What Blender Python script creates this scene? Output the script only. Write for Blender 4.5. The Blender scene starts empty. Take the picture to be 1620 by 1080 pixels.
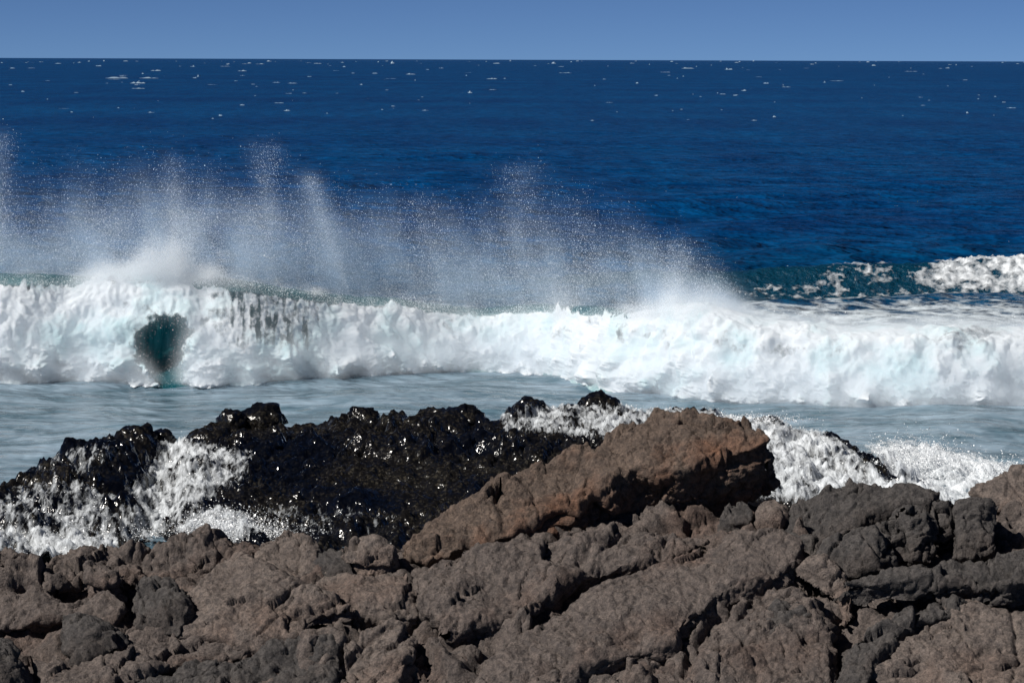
import bpy, math, random
import numpy as np
from mathutils import Matrix, Vector

rng = np.random.default_rng(7)
random.seed(7)
scene = bpy.context.scene
col = scene.collection

# ------------------------------------------------------------------ camera, sky, sun, exposure
FPX, CAMH, PITCH, ROLL = 4594.0, 10.0, math.radians(5.545), math.radians(0.20)
fwd = np.array([0, math.cos(PITCH), -math.sin(PITCH)])
r0 = np.array([1.0, 0, 0]); u0 = np.array([0, math.sin(PITCH), math.cos(PITCH)])
rgt = math.cos(ROLL) * r0 + math.sin(ROLL) * u0
upv = -math.sin(ROLL) * r0 + math.cos(ROLL) * u0
CAM = np.array([0, 0, CAMH])
cd = bpy.data.cameras.new('camera'); cam = bpy.data.objects.new('camera', cd); col.objects.link(cam)
cd.sensor_width = 36.0; cd.lens = FPX / 1620 * 36.0; cd.clip_start = 0.5; cd.clip_end = 200000
m = Matrix.Identity(4)
for i in range(3):
    m[i][0], m[i][1], m[i][2], m[i][3] = rgt[i], upv[i], -fwd[i], CAM[i]
cam.matrix_world = m
scene.camera = cam

SUN = np.array([-0.60, -0.42, 0.68]); SUN /= np.linalg.norm(SUN)
world = bpy.data.worlds.new('World'); scene.world = world; world.use_nodes = True
wn, wl = world.node_tree.nodes, world.node_tree.links
bg = wn['Background']
sky = wn.new('ShaderNodeTexSky'); sky.sky_type = 'NISHITA'; sky.sun_disc = False
sky.sun_elevation = math.asin(SUN[2]); sky.sun_rotation = math.atan2(SUN[0], SUN[1])
sky.altitude = 0; sky.air_density = 0.2; sky.dust_density = 0.0; sky.ozone_density = 8.5
wl.new(sky.outputs[0], bg.inputs[0])
bg.inputs[1].default_value = 0.05
sl = bpy.data.lights.new('sun', 'SUN'); so = bpy.data.objects.new('sun', sl); col.objects.link(so)
sl.energy = 5.0; sl.angle = math.radians(0.53); sl.color = (1.0, 0.95, 0.88)
so.rotation_euler = Vector(SUN).to_track_quat('Z', 'Y').to_euler(); so.location = (-60, -10, 80)
vs = scene.view_settings
vs.view_transform = 'Standard'; vs.look = 'None'; vs.exposure = 0.25; vs.gamma = 1.0; vs.use_curve_mapping = False
cy = scene.cycles
cy.use_denoising = True
cy.max_bounces = 8; cy.diffuse_bounces = 3; cy.glossy_bounces = 3; cy.transmission_bounces = 4
cy.volume_bounces = 6; cy.transparent_max_bounces = 12; cy.volume_step_rate = 1.0; cy.volume_max_steps = 256
cy.caustics_reflective = False; cy.caustics_refractive = False

# ------------------------------------------------------------------ numpy helpers
def project(P):
    d = P - CAM
    z = d @ fwd
    z = np.where(z < 0.1, 0.1, z)
    return 810 + FPX * (d @ rgt) / z, 540 - FPX * (d @ upv) / z

def raydir(px, py):
    px = np.asarray(px, float); py = np.asarray(py, float)
    d = fwd[None] + ((px - 810) / FPX)[..., None] * rgt + ((540 - py) / FPX)[..., None] * upv
    return d

def at_dist(px, py, dist):
    d = raydir(np.atleast_1d(px), np.atleast_1d(py))
    return CAM + d * (np.atleast_1d(dist) / d[:, 1])[:, None]

def at_z(px, py, z):
    d = raydir(np.atleast_1d(px), np.atleast_1d(py))
    return CAM + d * ((z - CAMH) / d[:, 2])[:, None]

def _h(ix, iy, iz, seed):
    with np.errstate(over='ignore'):
        h = (ix.astype(np.uint32) * np.uint32(374761393) + iy.astype(np.uint32) * np.uint32(668265263)
             + iz.astype(np.uint32) * np.uint32(2147483647 - 1274126177) + np.uint32(seed * 974711 + 12345))
        h = (h ^ (h >> np.uint32(13))) * np.uint32(1274126177)
        h = (h ^ (h >> np.uint32(16))) * np.uint32(2246822519)
        return h ^ (h >> np.uint32(15))

def perlin(p, seed=0):
    p = np.asarray(p, np.float64)
    i = np.floor(p); f = (p - i).astype(np.float32); i = i.astype(np.int64)
    u = f * f * f * (f * (f * 6 - 15) + 10)
    out = np.zeros(len(p), np.float32)
    for dx in (0, 1):
        wx = u[:, 0] if dx else 1 - u[:, 0]
        for dy in (0, 1):
            wy = u[:, 1] if dy else 1 - u[:, 1]
            for dz in (0, 1):
                wz = u[:, 2] if dz else 1 - u[:, 2]
                h = _h(i[:, 0] + dx, i[:, 1] + dy, i[:, 2] + dz, seed)
                gx = (h & np.uint32(255)).astype(np.float32) / 127.5 - 1
                gy = ((h >> np.uint32(8)) & np.uint32(255)).astype(np.float32) / 127.5 - 1
                gz = ((h >> np.uint32(16)) & np.uint32(255)).astype(np.float32) / 127.5 - 1
                out += wx * wy * wz * (gx * (f[:, 0] - dx) + gy * (f[:, 1] - dy) + gz * (f[:, 2] - dz))
    return out * 1.3

def fbm(p, octs=4, seed=0, gain=0.5, lac=2.07, mode=''):
    a, s, out = 1.0, 1.0, 0
    for k in range(octs):
        n = perlin(p * s + 17.3 * k, seed + k)
        if mode == 'billow': n = np.abs(n) * 2 - 0.5
        elif mode == 'ridge': n = 0.5 - np.abs(n) * 2
        out = out + a * n
        a *= gain; s *= lac
    return out

def worley(p, seed=0):
    i = np.floor(p).astype(np.int64)
    f1 = np.full(len(p), 9.0, np.float32); f2 = f1.copy(); cid = np.zeros(len(p), np.float32); off = np.zeros((len(p), 3))
    for dx in (-1, 0, 1):
        for dy in (-1, 0, 1):
            for dz in (-1, 0, 1):
                c = i + np.array([dx, dy, dz])
                h = _h(c[:, 0], c[:, 1], c[:, 2], seed)
                q = np.stack([(h & np.uint32(1023)), (h >> np.uint32(10)) & np.uint32(1023), (h >> np.uint32(20)) & np.uint32(1023)], 1) / 1023.0
                d = np.sqrt(((c + q - p) ** 2).sum(1)).astype(np.float32)
                near = d < f1
                off = np.where(near[:, None], p - c - q, off)
                f2 = np.where(near, f1, np.minimum(f2, d))
                cid = np.where(near, ((h >> np.uint32(7)) & np.uint32(1023)) / 1023.0, cid)
                f1 = np.where(near, d, f1)
    return f1, f2, cid, off

def facets(p, seed):
    """broken angular facets: every cell is a plane with its own tilt and level"""
    f1, f2, cid, off = worley(p, seed)
    a = cid * 6.283 * 3; b = cid * 6.283 * 7
    h = off[:, 0] * np.cos(a) + off[:, 1] * np.sin(a) + 0.8 * off[:, 2] * np.sin(b) + 0.9 * (((cid * 13.7) % 1) - 0.5)
    return h, f2 - f1, cid

def sst(x, a, b):
    t = np.clip((x - a) / (b - a), 0, 1)
    return t * t * (3 - 2 * t)

def poly_sdf(x, y, poly):
    """signed distance, positive inside"""
    P = np.asarray(poly, float); Q = np.roll(P, -1, 0)
    best = np.full(x.shape, 1e18); inside = np.zeros(x.shape, bool)
    for (ax, ay), (bx, by) in zip(P, Q):
        ex, ey = bx - ax, by - ay
        t = np.clip(((x - ax) * ex + (y - ay) * ey) / (ex * ex + ey * ey + 1e-12), 0, 1)
        d = (x - ax - t * ex) ** 2 + (y - ay - t * ey) ** 2
        best = np.minimum(best, d)
        c = ((ay > y) != (by > y)) & (x < (bx - ax) * (y - ay) / (by - ay + 1e-12) + ax)
        inside ^= c
    return np.where(inside, 1, -1) * np.sqrt(best)

def line_dist(x, y, pts):
    best = np.full(x.shape, 1e18)
    for (ax, ay), (bx, by) in zip(pts[:-1], pts[1:]):
        ex, ey = bx - ax, by - ay
        t = np.clip(((x - ax) * ex + (y - ay) * ey) / (ex * ex + ey * ey + 1e-12), 0, 1)
        best = np.minimum(best, (x - ax - t * ex) ** 2 + (y - ay - t * ey) ** 2)
    return np.sqrt(best)

# ------------------------------------------------------------------ mesh helpers
def build(name, V, F, mat, parent=None, attrs=None, smooth=True, origin=None):
    V = np.asarray(V, np.float64); F = np.asarray(F, np.int64)
    used = np.zeros(len(V), bool); used[F.ravel()] = True
    remap = np.cumsum(used) - 1
    V = V[used]; F = remap[F]
    if origin is None: origin = np.zeros(3)
    n, k = F.shape
    me = bpy.data.meshes.new(name)
    me.vertices.add(len(V)); me.vertices.foreach_set('co', (V - origin).astype(np.float32).ravel())
    me.loops.add(n * k); me.loops.foreach_set('vertex_index', F.astype(np.int32).ravel())
    me.polygons.add(n); me.polygons.foreach_set('loop_start', (np.arange(n) * k).astype(np.int32))
    if smooth: me.polygons.foreach_set('use_smooth', np.ones(n, bool))
    me.update(calc_edges=True)
    for an, arr in (attrs or {}).items():
        a = me.attributes.new(an, 'FLOAT', 'POINT'); a.data.foreach_set('value', np.asarray(arr, np.float32)[used])
    me.materials.append(mat)
    o = bpy.data.objects.new(name, me); col.objects.link(o)
    o.location = origin
    if parent: o.parent = parent
    return o

def grid_quads(nr, nc, keep=None):
    i = np.arange(nr * nc).reshape(nr, nc)
    Q = np.stack([i[:-1, :-1], i[:-1, 1:], i[1:, 1:], i[1:, :-1]], -1).reshape(-1, 4)
    if keep is not None: Q = Q[keep[Q].all(1)]
    return Q

def grid_normals(V, nr, nc):
    G = V.reshape(nr, nc, 3)
    du = np.gradient(G, axis=1); dv = np.gradient(G, axis=0)
    n = np.cross(du, dv); n /= np.linalg.norm(n, axis=2, keepdims=True) + 1e-9
    return n.reshape(-1, 3)

def tag(o, label=None, cat=None, group=None, kind=None):
    if label: o['label'] = label
    if cat: o['category'] = cat
    if group: o['group'] = group
    if kind: o['kind'] = kind
    return o

# ------------------------------------------------------------------ materials
class NT:
    def __init__(s, name):
        s.m = bpy.data.materials.new(name); s.m.use_nodes = True
        s.t = s.m.node_tree; s.n = s.t.nodes; s.b = s.n.get('Principled BSDF'); s.out = s.n['Material Output']
    def new(s, t, **kw):
        n = s.n.new(t)
        for k, v in kw.items(): setattr(n, k, v)
        return n
    def link(s, a, b): s.t.links.new(a, b)
    def val(s, sock, v):
        if hasattr(v, 'links') or isinstance(v, bpy.types.NodeSocket): s.link(v, sock)
        else: sock.default_value = v
    def obj(s):
        return s.new('ShaderNodeTexCoord').outputs['Object']
    def scaled(s, vec, sc):
        n = s.new('ShaderNodeMapping'); s.link(vec, n.inputs[0]); n.inputs['Scale'].default_value = sc; return n.outputs[0]
    def noise(s, vec, scale, detail=4, rough=0.55, dist=0.0):
        n = s.new('ShaderNodeTexNoise'); s.link(vec, n.inputs['Vector']); n.inputs['Scale'].default_value = scale
        n.inputs['Detail'].default_value = detail; n.inputs['Roughness'].default_value = rough; n.inputs['Distortion'].default_value = dist
        return n.outputs[0]
    def voro(s, vec, scale, feature='F1'):
        n = s.new('ShaderNodeTexVoronoi', feature=feature); s.link(vec, n.inputs['Vector']); n.inputs['Scale'].default_value = scale
        return n.outputs['Distance']
    def ramp(s, fac, stops):
        n = s.new('ShaderNodeMapRange'); s.link(fac, n.inputs[0])
        n.inputs[1].default_value, n.inputs[2].default_value, n.inputs[3].default_value, n.inputs[4].default_value = stops
        return n.outputs[0]
    def mix(s, fac, a, b, mode='MIX'):
        n = s.new('ShaderNodeMix', data_type='RGBA', blend_type=mode)
        s.val(n.inputs[0], fac)
        for sock, v in ((n.inputs[6], a), (n.inputs[7], b)):
            s.val(sock, (*v, 1) if isinstance(v, tuple) and len(v) == 3 else v)
        return n.outputs[2]
    def math(s, op, a, b=0.0):
        n = s.new('ShaderNodeMath', operation=op); s.val(n.inputs[0], a); s.val(n.inputs[1], b); return n.outputs[0]
    def attr(s, name):
        return s.new('ShaderNodeAttribute', attribute_name=name).outputs['Fac']
    def bump(s, h, strength, dist, prev=None):
        n = s.new('ShaderNodeBump'); s.link(h, n.inputs['Height']); n.inputs['Strength'].default_value = strength; n.inputs['Distance'].default_value = dist
        if prev is not None: s.link(prev, n.inputs['Normal'])
        return n.outputs[0]

def rock_mat(name, light, dark, red, redamt, darkamt):
    t = NT(name); v = t.obj()
    big = t.noise(v, 1.1, 3); mid = t.noise(v, 6, 5, 0.6); fine = t.noise(v, 45, 4, 0.7); vf = t.noise(v, 130, 2)
    c = t.mix(t.ramp(big, (0.62 - darkamt, 0.85 - darkamt, 0, 1)), light, dark)
    c = t.mix(t.math('MULTIPLY', t.ramp(t.noise(v, 0.9, 4), (0.50, 0.68, 0, 1)), redamt), c, red)
    c = t.mix(t.ramp(mid, (0.3, 0.75, 0.0, 0.55)), c, dark)
    c = t.mix(t.ramp(fine, (0.35, 0.7, 0.0, 1)), t.mix(1.0, c, (0.62, 0.62, 0.62), 'MULTIPLY'), t.mix(1.0, c, (1.28, 1.26, 1.24), 'MULTIPLY'))
    m2 = t.noise(v, 13, 5, 0.65)
    c = t.mix(t.ramp(m2, (0.36, 0.62, 0.0, 1)), t.mix(1.0, c, (0.55, 0.56, 0.58), 'MULTIPLY'), t.mix(1.0, c, (1.12, 1.10, 1.08), 'MULTIPLY'))
    t.link(c, t.b.inputs['Base Color'])
    t.b.inputs['Roughness'].default_value = 0.92; t.b.inputs['Specular IOR Level'].default_value = 0.25
    pits = t.ramp(t.voro(v, 26), (0.0, 0.35, 0, 1))
    n1 = t.bump(mid, 0.3, 0.04)
    n2 = t.bump(pits, 0.5, 0.025, n1)
    n3 = t.bump(fine, 0.8, 0.03, t.bump(m2, 0.6, 0.05, n2))
    n4 = t.bump(vf, 0.5, 0.008, n3)
    t.link(n4, t.b.inputs['Normal'])
    return t.m

M = {}
M['brown'] = rock_mat('brown_lava', (0.148, 0.124, 0.114), (0.060, 0.053, 0.051), (0.17, 0.092, 0.062), 0.35, 0.0)
M['red'] = rock_mat('red_brown_lava', (0.146, 0.110, 0.090), (0.068, 0.054, 0.048), (0.21, 0.098, 0.055), 0.8, -0.08)
M['grey'] = rock_mat('dark_grey_lava', (0.090, 0.083, 0.081), (0.045, 0.044, 0.045), (0.11, 0.075, 0.058), 0.3, 0.06)
M['pale'] = rock_mat('pale_brown_lava', (0.176, 0.147, 0.133), (0.078, 0.067, 0.063), (0.20, 0.115, 0.080), 0.35, -0.06)

def wet_mat():
    t = NT('wet_black_lava'); v = t.obj()
    big = t.noise(v, 0.35, 4); mid = t.noise(v, 3.5, 2, 0.6); fine = t.noise(v, 9, 1, 0.5); spk = t.noise(v, 12, 2, 0.6)
    dry = t.ramp(big, (0.42, 0.58, 0, 1))
    c = t.mix(dry, (0.0015, 0.002, 0.004), (0.005, 0.0045, 0.004))
    c = t.mix(t.math('MULTIPLY', t.ramp(spk, (0.52, 0.68, 0, 1)), t.ramp(dry, (0, 1, 0.15, 1.0))), c, (0.032, 0.028, 0.021))
    t.link(c, t.b.inputs['Base Color'])
    t.link(t.ramp(dry, (0, 1, 0.13, 0.24)), t.b.inputs['Roughness'])
    t.b.inputs['Specular IOR Level'].default_value = 0.36
    n1 = t.bump(mid, 0.7, 0.16); n2 = t.bump(fine, 0.6, 0.05, n1)
    t.link(n2, t.b.inputs['Normal'])
    return t.m
M['wet'] = wet_mat()

def sea_mat():
    t = NT('sea_water'); v = t.obj()
    sep = t.new('ShaderNodeSeparateXYZ'); t.link(v, sep.inputs[0]); Y = sep.outputs[1]
    p1 = t.noise(t.scaled(v, (0.004, 0.012, 1)), 1.0, 3)
    p2 = t.noise(t.scaled(v, (0.10, 0.012, 1)), 1.0, 4, 0.6); p1 = t.math('ADD', t.math('MULTIPLY', p1, 0.5), t.math('MULTIPLY', p2, 0.5))
    deep = t.mix(t.ramp(p1, (0.38, 0.62, 0, 1)), (0.0003, 0.028, 0.112), (0.0005, 0.050, 0.165))
    hc = t.noise(t.scaled(v, (0.45, 0.5, 1)), 1.0, 3, 0.6)
    near = t.ramp(Y, (170, 112, 0, 1))
    c = t.mix(near, deep, (0.001, 0.048, 0.115))
    c = t.mix(t.ramp(hc, (0.40, 0.62, 0, 1)), t.mix(1.0, c, (0.5, 0.58, 0.62), 'MULTIPLY'), t.mix(1.0, c, (1.2, 1.2, 1.12), 'MULTIPLY'))  # chop contrast painted in: paler like light through thin crests, darker between
    # aerated, milky water inside the break
    inn = t.ramp(Y, (101, 94, 0, 1))
    st = t.noise(t.scaled(v, (0.40, 0.75, 1)), 1.0, 5, 0.6, 0.8)
    milk = t.mix(t.ramp(st, (0.36, 0.66, 0, 1)), (0.070, 0.125, 0.165), (0.23, 0.31, 0.385))
    c = t.mix(inn, c, milk)
    t.link(c, t.b.inputs['Base Color'])
    t.b.inputs['Roughness'].default_value = 0.6; t.b.inputs['Specular IOR Level'].default_value = 0.0
    h1 = t.noise(t.scaled(v, (0.45, 0.5, 1)), 1.0, 3, 0.6)
    h2 = t.noise(t.scaled(v, (1.6, 1.8, 1)), 1.0, 1, 0.5)
    h3 = t.noise(t.scaled(v, (0.10, 0.14, 1)), 1.0, 2, 0.6)
    calm = t.ramp(Y, (96, 104, 0.36, 1.0)); n0 = t.bump(t.math('MULTIPLY', h3, calm), 1.0, 2.2)
    n1 = t.bump(t.math('MULTIPLY', h1, calm), 1.0, 1.1, n0); n2 = t.bump(t.math('MULTIPLY', h2, calm), 1.0, 0.25, n1)
    t.link(n2, t.b.inputs['Normal'])
    g = t.new('ShaderNodeBsdfGlossy'); g.inputs['Roughness'].default_value = 0.12; t.link(n2, g.inputs['Normal'])
    fr = t.new('ShaderNodeFresnel'); fr.inputs['IOR'].default_value = 1.33; t.link(n2, fr.inputs['Normal'])
    fac = t.math('MULTIPLY', fr.outputs[0], t.ramp(Y, (97, 110, 0.55, 0.5)))
    ms = t.new('ShaderNodeMixShader'); t.link(fac, ms.inputs[0]); t.link(t.b.outputs[0], ms.inputs[1]); t.link(g.outputs[0], ms.inputs[2])
    t.link(ms.outputs[0], t.out.inputs['Surface'])
    return t.m
M['sea'] = sea_mat()

def wave_mat(dk=((0.003, 0.055, 0.080), (0.006, 0.100, 0.120)), bs=0.15):
    t = NT('wave_water'); v = t.obj()
    a = t.attr('aer')
    st = t.noise(t.scaled(v, (5, 1.0, 0.6)), 1.0, 4, 0.6)
    pale = t.mix(t.ramp(st, (0.35, 0.65, 0, 1)), (0.12, 0.27, 0.31), (0.45, 0.58, 0.60))
    dark = t.mix(t.noise(v, 1.5, 3), *dk)
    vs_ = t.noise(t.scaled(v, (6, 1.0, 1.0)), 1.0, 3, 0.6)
    dark = t.mix(t.attr('hol_glow'), dark, t.mix(t.ramp(vs_, (0.35, 0.65, 0, 1)), (0.010, 0.20, 0.24), (0.04, 0.36, 0.40)))  # light coming through the wave, painted as brighter teal in the hollow
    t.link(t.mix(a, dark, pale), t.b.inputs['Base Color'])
    t.b.inputs['Roughness'].default_value = 0.2; t.b.inputs['IOR'].default_value = 1.33
    t.b.inputs['Specular IOR Level'].default_value = 0.3
    n1 = t.bump(t.noise(t.scaled(v, (2.5, 2.5, 1.5)), 1.0, 5, 0.6), 0.8, bs)
    t.link(n1, t.b.inputs['Normal'])
    return t.m
M['wave'] = wave_mat()
M['wave2'] = wave_mat(((0.001, 0.026, 0.058), (0.002, 0.042, 0.075)), 0.5); M['wave2'].name = 'offshore_wave_water'

def foam_mat(name, nscale, lo, hi, tintc=(0.69, 0.73, 0.77), soft=0.1, bump=0.3, flow=(1, 1, 1), teal=0.0):
    t = NT(name); v = t.scaled(t.obj(), flow)
    a = t.attr('alpha')
    n = t.noise(v, nscale, 5, 0.65)
    cut = t.math('ADD', a, t.ramp(n, (0.3, 0.7, -0.5, 0.5)))
    alpha = t.ramp(cut, (lo, hi, 0, 1))
    tn = t.mix(t.ramp(t.noise(t.obj(), 0.55, 4, 0.6), (0.47, 0.68, 0, teal)), tintc, (0.40, 0.62, 0.66))
    d = t.new('ShaderNodeBsdfDiffuse'); t.link(tn, d.inputs[0])
    tr = t.new('ShaderNodeBsdfTranslucent'); tr.inputs[0].default_value = (*tintc, 1)
    ms = t.new('ShaderNodeMixShader'); ms.inputs[0].default_value = soft
    t.link(d.outputs[0], ms.inputs[1]); t.link(tr.outputs[0], ms.inputs[2])
    tp = t.new('ShaderNodeBsdfTransparent')
    m2 = t.new('ShaderNodeMixShader'); t.link(alpha, m2.inputs[0]); t.link(tp.outputs[0], m2.inputs[1]); t.link(ms.outputs[0], m2.inputs[2])
    b = t.bump(t.noise(v, nscale * 1.7, 4, 0.6), bump, 0.1)
    t.link(b, d.inputs['Normal'])
    t.link(m2.outputs[0], t.out.inputs['Surface'])
    return t.m
M['white'] = foam_mat('whitewater_foam', 2.2, 0.25, 0.75, bump=0.35, teal=0.75)
M['stream'] = foam_mat('streaming_foam', 1.6, 0.32, 1.45, flow=(7.0, 1.3, 3.5))
M['lace'] = foam_mat('lacy_foam', 2.5, 0.28, 1.3)
M['film'] = foam_mat('foam_film', 1.6, 0.25, 1.35, soft=0.0, tintc=(0.66, 0.74, 0.80))

def drop_mat():
    t = NT('water_drops')
    t.b.inputs['Base Color'].default_value = (0.88, 0.91, 0.94, 1); t.b.inputs['Roughness'].default_value = 0.4
    return t.m
M['drop'] = drop_mat()
M['cap'] = M['drop'].copy(); M['cap'].name = 'whitecap_foam'; M['cap'].node_tree.nodes['Principled BSDF'].inputs['Base Color'].default_value = (0.25, 0.34, 0.44, 1)

# ------------------------------------------------------------------ sea sheet
def sea_waves(x, y, step):
    z = np.zeros_like(x)
    r = np.random.default_rng(3)
    for k in range(46):
        lam = 1.1 * (26.0 / 1.1) ** (k / 45.0)
        th = math.radians(100 + r.normal(0, 32))
        a = 0.0085 * lam ** 0.95 * (1.0 if lam < 6 else (6 / lam) ** 0.7)
        fade = np.clip((lam / np.maximum(step, 1e-3) - 2.5) / 3.0, 0, 1)
        z += fade * a * np.sin(2 * math.pi / lam * (x * math.cos(th) + y * math.sin(th)) + r.uniform(0, 6.28))
    return z

dep = np.linspace((10 / 52.0), 10 / 60000.0, 540)
ys = 10.0 / dep
ys = np.concatenate([[-40, 0, 25, 40, 48], ys])
an = np.linspace(-math.tan(math.radians(14.5)), math.tan(math.radians(14.5)), 420)
YY = np.repeat(ys[:, None], len(an), 1); XX = an[None] * np.maximum(YY, 52) * 1.0
stepy = np.repeat(np.gradient(ys)[:, None], len(an), 1)
x, y, st = XX.ravel(), YY.ravel(), np.abs(stepy).ravel()
calm = np.where(y < 96, 0.45, 1.0)
z = sea_waves(x, y, st) * calm
z = np.where(y < 50, -0.25, z)
build('sea', np.stack([x, y, z], 1), grid_quads(len(ys), len(an)), M['sea'])['kind'] = 'structure'

# ------------------------------------------------------------------ breaking wave
def px_curve(pts):
    P = np.array(pts, float)
    return P[:, 0], P[:, 1]

base_px, base_py = px_curve([(-300, 606), (0, 605), (130, 600), (250, 604), (380, 605), (560, 592), (740, 583), (880, 588), (950, 611), (1130, 632), (1300, 641), (1480, 649), (1620, 646), (1900, 648)])
B = at_z(base_px, base_py, 0.05)
crest_px, crest_py = px_curve([(-300, 436), (0, 434), (60, 433), (120, 438), (190, 432), (330, 437), (430, 452), (500, 462), (560, 470), (620, 471), (690, 483), (760, 488), (850, 481), (960, 486), (1060, 482), (1130, 487), (1200, 507), (1350, 524), (1500, 520), (1620, 522), (1900, 525)])
xs = np.linspace(-19.5, 19.5, 900)
yb = np.interp(xs, B[:, 0], B[:, 1])
k = np.ones(41) / 41
yb = np.convolve(np.pad(yb, 20, 'edge'), k, 'valid')
yc = yb + 2.4
cpx = 810 + FPX * xs / yc
cz = at_dist(cpx, np.interp(cpx, crest_px, crest_py), yc)[:, 2]
cz = np.convolve(np.pad(cz, 6, 'edge'), np.ones(13) / 13, 'valid')
bore = np.maximum(sst(cpx, 930, 1130), 0.95 * sst(cpx, 95, 165) * (1 - sst(cpx, 290, 345)))            # right part: tumbling bore, no clean lip

# water body: back slope, crest, hollow face
prof = [(16, 0.0), (11, 0.10), (8, 0.24), (6, 0.42), (4.2, 0.62), (2.6, 0.82), (1.4, 0.94), (0.6, 0.99), (0.0, 1.0), (-0.45, 0.975), (-0.75, 0.91), (-0.62, 0.85),
        (-0.30, 0.74), (0.05, 0.58), (0.15, 0.42), (0.0, 0.26), (-0.6, 0.12), (-1.5, 0.03), (-2.6, -0.05), (-3.6, -0.12)]
pt = np.array(prof); tt = np.linspace(0, len(pt) - 1, 110)
po = np.interp(tt, np.arange(len(pt)), pt[:, 0]); pz = np.interp(tt, np.arange(len(pt)), pt[:, 1])
sm = np.ones(5) / 5
po = np.convolve(np.pad(po, 2, 'edge'), sm, 'valid'); pz = np.convolve(np.pad(pz, 2, 'edge'), sm, 'valid')
nx, ntt = len(xs), len(tt)
Vx = np.repeat(xs[None], ntt, 0); Vy = yc[None] + po[:, None]; Vz = pz[:, None] * (cz * (1 - 0.22 * sst(cpx, 930, 1130) - 0.03 * bore))[None]
V = np.stack([Vx.ravel(), Vy.ravel(), Vz.ravel()], 1)
V[:, 2] += 0.06 * fbm(V * np.array([0.8, 0.8, 0.8]), 3, 5) * np.repeat(sst(pz, 0.0, 0.2), nx)
V[:, 1] += 0.05 * fbm(V * np.array([3.0, 1, 0.8]), 3, 9)
ppx, ppy = project(V)
aer = 0.85 * sst(ppx, 300, 345) * (1 - sst(ppx, 1500, 1600)) * sst(np.repeat(np.arange(ntt), nx), 54, 62)
aer = np.maximum(aer, 0.35 * (1 - sst(ppx, 40, 110)) * sst(np.repeat(np.arange(ntt), nx), 50, 58))
ih = np.arange(ntt * nx).reshape(ntt, nx)[:, ::3].ravel()
hol_glow = sst(ppx, 180, 225) * (1 - sst(ppx, 285, 325)) * sst(np.repeat(np.arange(ntt), nx), 58, 68) * (1 - sst(np.repeat(np.arange(ntt), nx), 82, 94))  # where the transmitted light is painted into the hollow face
wave = build('breaking_wave', V[ih], grid_quads(ntt, nx // 3), M['wave'], attrs={'aer': aer[ih], 'hol_glow': hol_glow[ih]})
tag(wave, 'tall white breaking wave with teal crest and dark hollow, curling behind the black reef', 'wave')

# whitewater falling and tumbling over the front
NT_ = 170
tw = np.linspace(0, 1, NT_)
# falling curtain path: from lip to the toe, with over-the-top extension in the bore
Wy = np.zeros((NT_, nx)); Wz = np.zeros((NT_, nx))
for j in range(nx):
    b = bore[j]
    y0 = yc[j] - 0.75 + b * 2.6; z0 = cz[j] * (0.92 - 0.08 * b)
    pts_y = [y0, yc[j] - 0.85 + 1.0 * b, yc[j] - 1.15, yc[j] - 1.55, yc[j] - 1.95, yb[j] + 0.15, yb[j] - 0.05]
    pts_z = [z0, cz[j] * (0.88 + 0.16 * b), cz[j] * (0.70 + 0.22 * b), cz[j] * (0.5 + 0.06 * b), cz[j] * 0.3, cz[j] * 0.12, -0.12]
    Wy[:, j] = np.interp(tw, np.linspace(0, 1, 7), pts_y); Wz[:, j] = np.interp(tw, np.linspace(0, 1, 7), pts_z)
for A in (Wy, Wz):
    A[:] = np.apply_along_axis(lambda c: np.convolve(np.pad(c, 7, 'edge'), np.ones(15) / 15, 'valid'), 0, A)
V = np.stack([np.repeat(xs[None], NT_, 0).ravel(), Wy.ravel(), Wz.ravel()], 1)
N = grid_normals(V, NT_, nx)
N *= np.sign((N @ np.array([0, -1, 0.5])))[:, None]
T = np.repeat(tw, nx)
ppx, ppy = project(V)
curt = np.exp(-((ppx - 430) / 85.0) ** 4) * (1 - sst(T, 0.5, 0.8))      # sheer curtain
amp = (0.25 + 0.75 * sst(T, 0.12, 0.6)) * (1 - 0.85 * curt) * (1 - 0.6 * sst(T, 0.9, 1))
q = V.copy(); q[:, 2] *= 0.8
d1 = fbm(q * 0.75, 2, 21, mode='billow'); q2 = V * np.array([1, 1, 0.45]); d2 = fbm(q2 * 1.9, 2, 31, mode='billow'); d3 = fbm(q * 6.0, 3, 41)
d4 = fbm(V * np.array([9.0, 9.0, 5.0]), 2, 47)
disp = amp * (0.36 * d1 + 0.17 * d2 + 0.05 * d3) + 0.030 * d4
V = V + N * (disp[:, None] + 0.05)
V[:, 2] = np.maximum(V[:, 2], -0.2)
toe = fbm(np.stack([V[:, 0] * 0.8, V[:, 1] * 0 + 4, V[:, 2] * 1.1], 1), 4, 55, gain=0.55, mode='billow')
V[:, 1] -= (toe * 0.7 + 0.15) * sst(T, 0.5, 0.85)
ppx, ppy = project(V)
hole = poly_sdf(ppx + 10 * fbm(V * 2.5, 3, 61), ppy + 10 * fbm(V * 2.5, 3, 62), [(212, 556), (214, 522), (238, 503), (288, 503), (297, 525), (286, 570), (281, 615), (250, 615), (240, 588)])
topfade = sst(T + 0.30 * np.tile(bore, NT_) + 0.13 * fbm(V * np.array([1.3, 1, 0.7]), 3, 71) + 0.07 * fbm(V * np.array([8, 1, 1.2]), 3, 72), 0.0, 0.17)
burst = np.maximum(fbm(np.stack([V[:, 0] * 0.9, 0 * T, 0 * T + 2], 1), 5, 73, gain=0.7), 0) ** 1.4
V[:, 2] += (0.55 * burst + 0.10 * np.maximum(fbm(np.stack([V[:, 0] * 6, 0 * T, 0 * T], 1), 3, 74), 0)) * (1 - sst(T, 0.0, 0.16)) * (1 - curt)
streak = fbm(V * np.array([7.0, 0.5, 0.7]), 3, 81)
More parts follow.
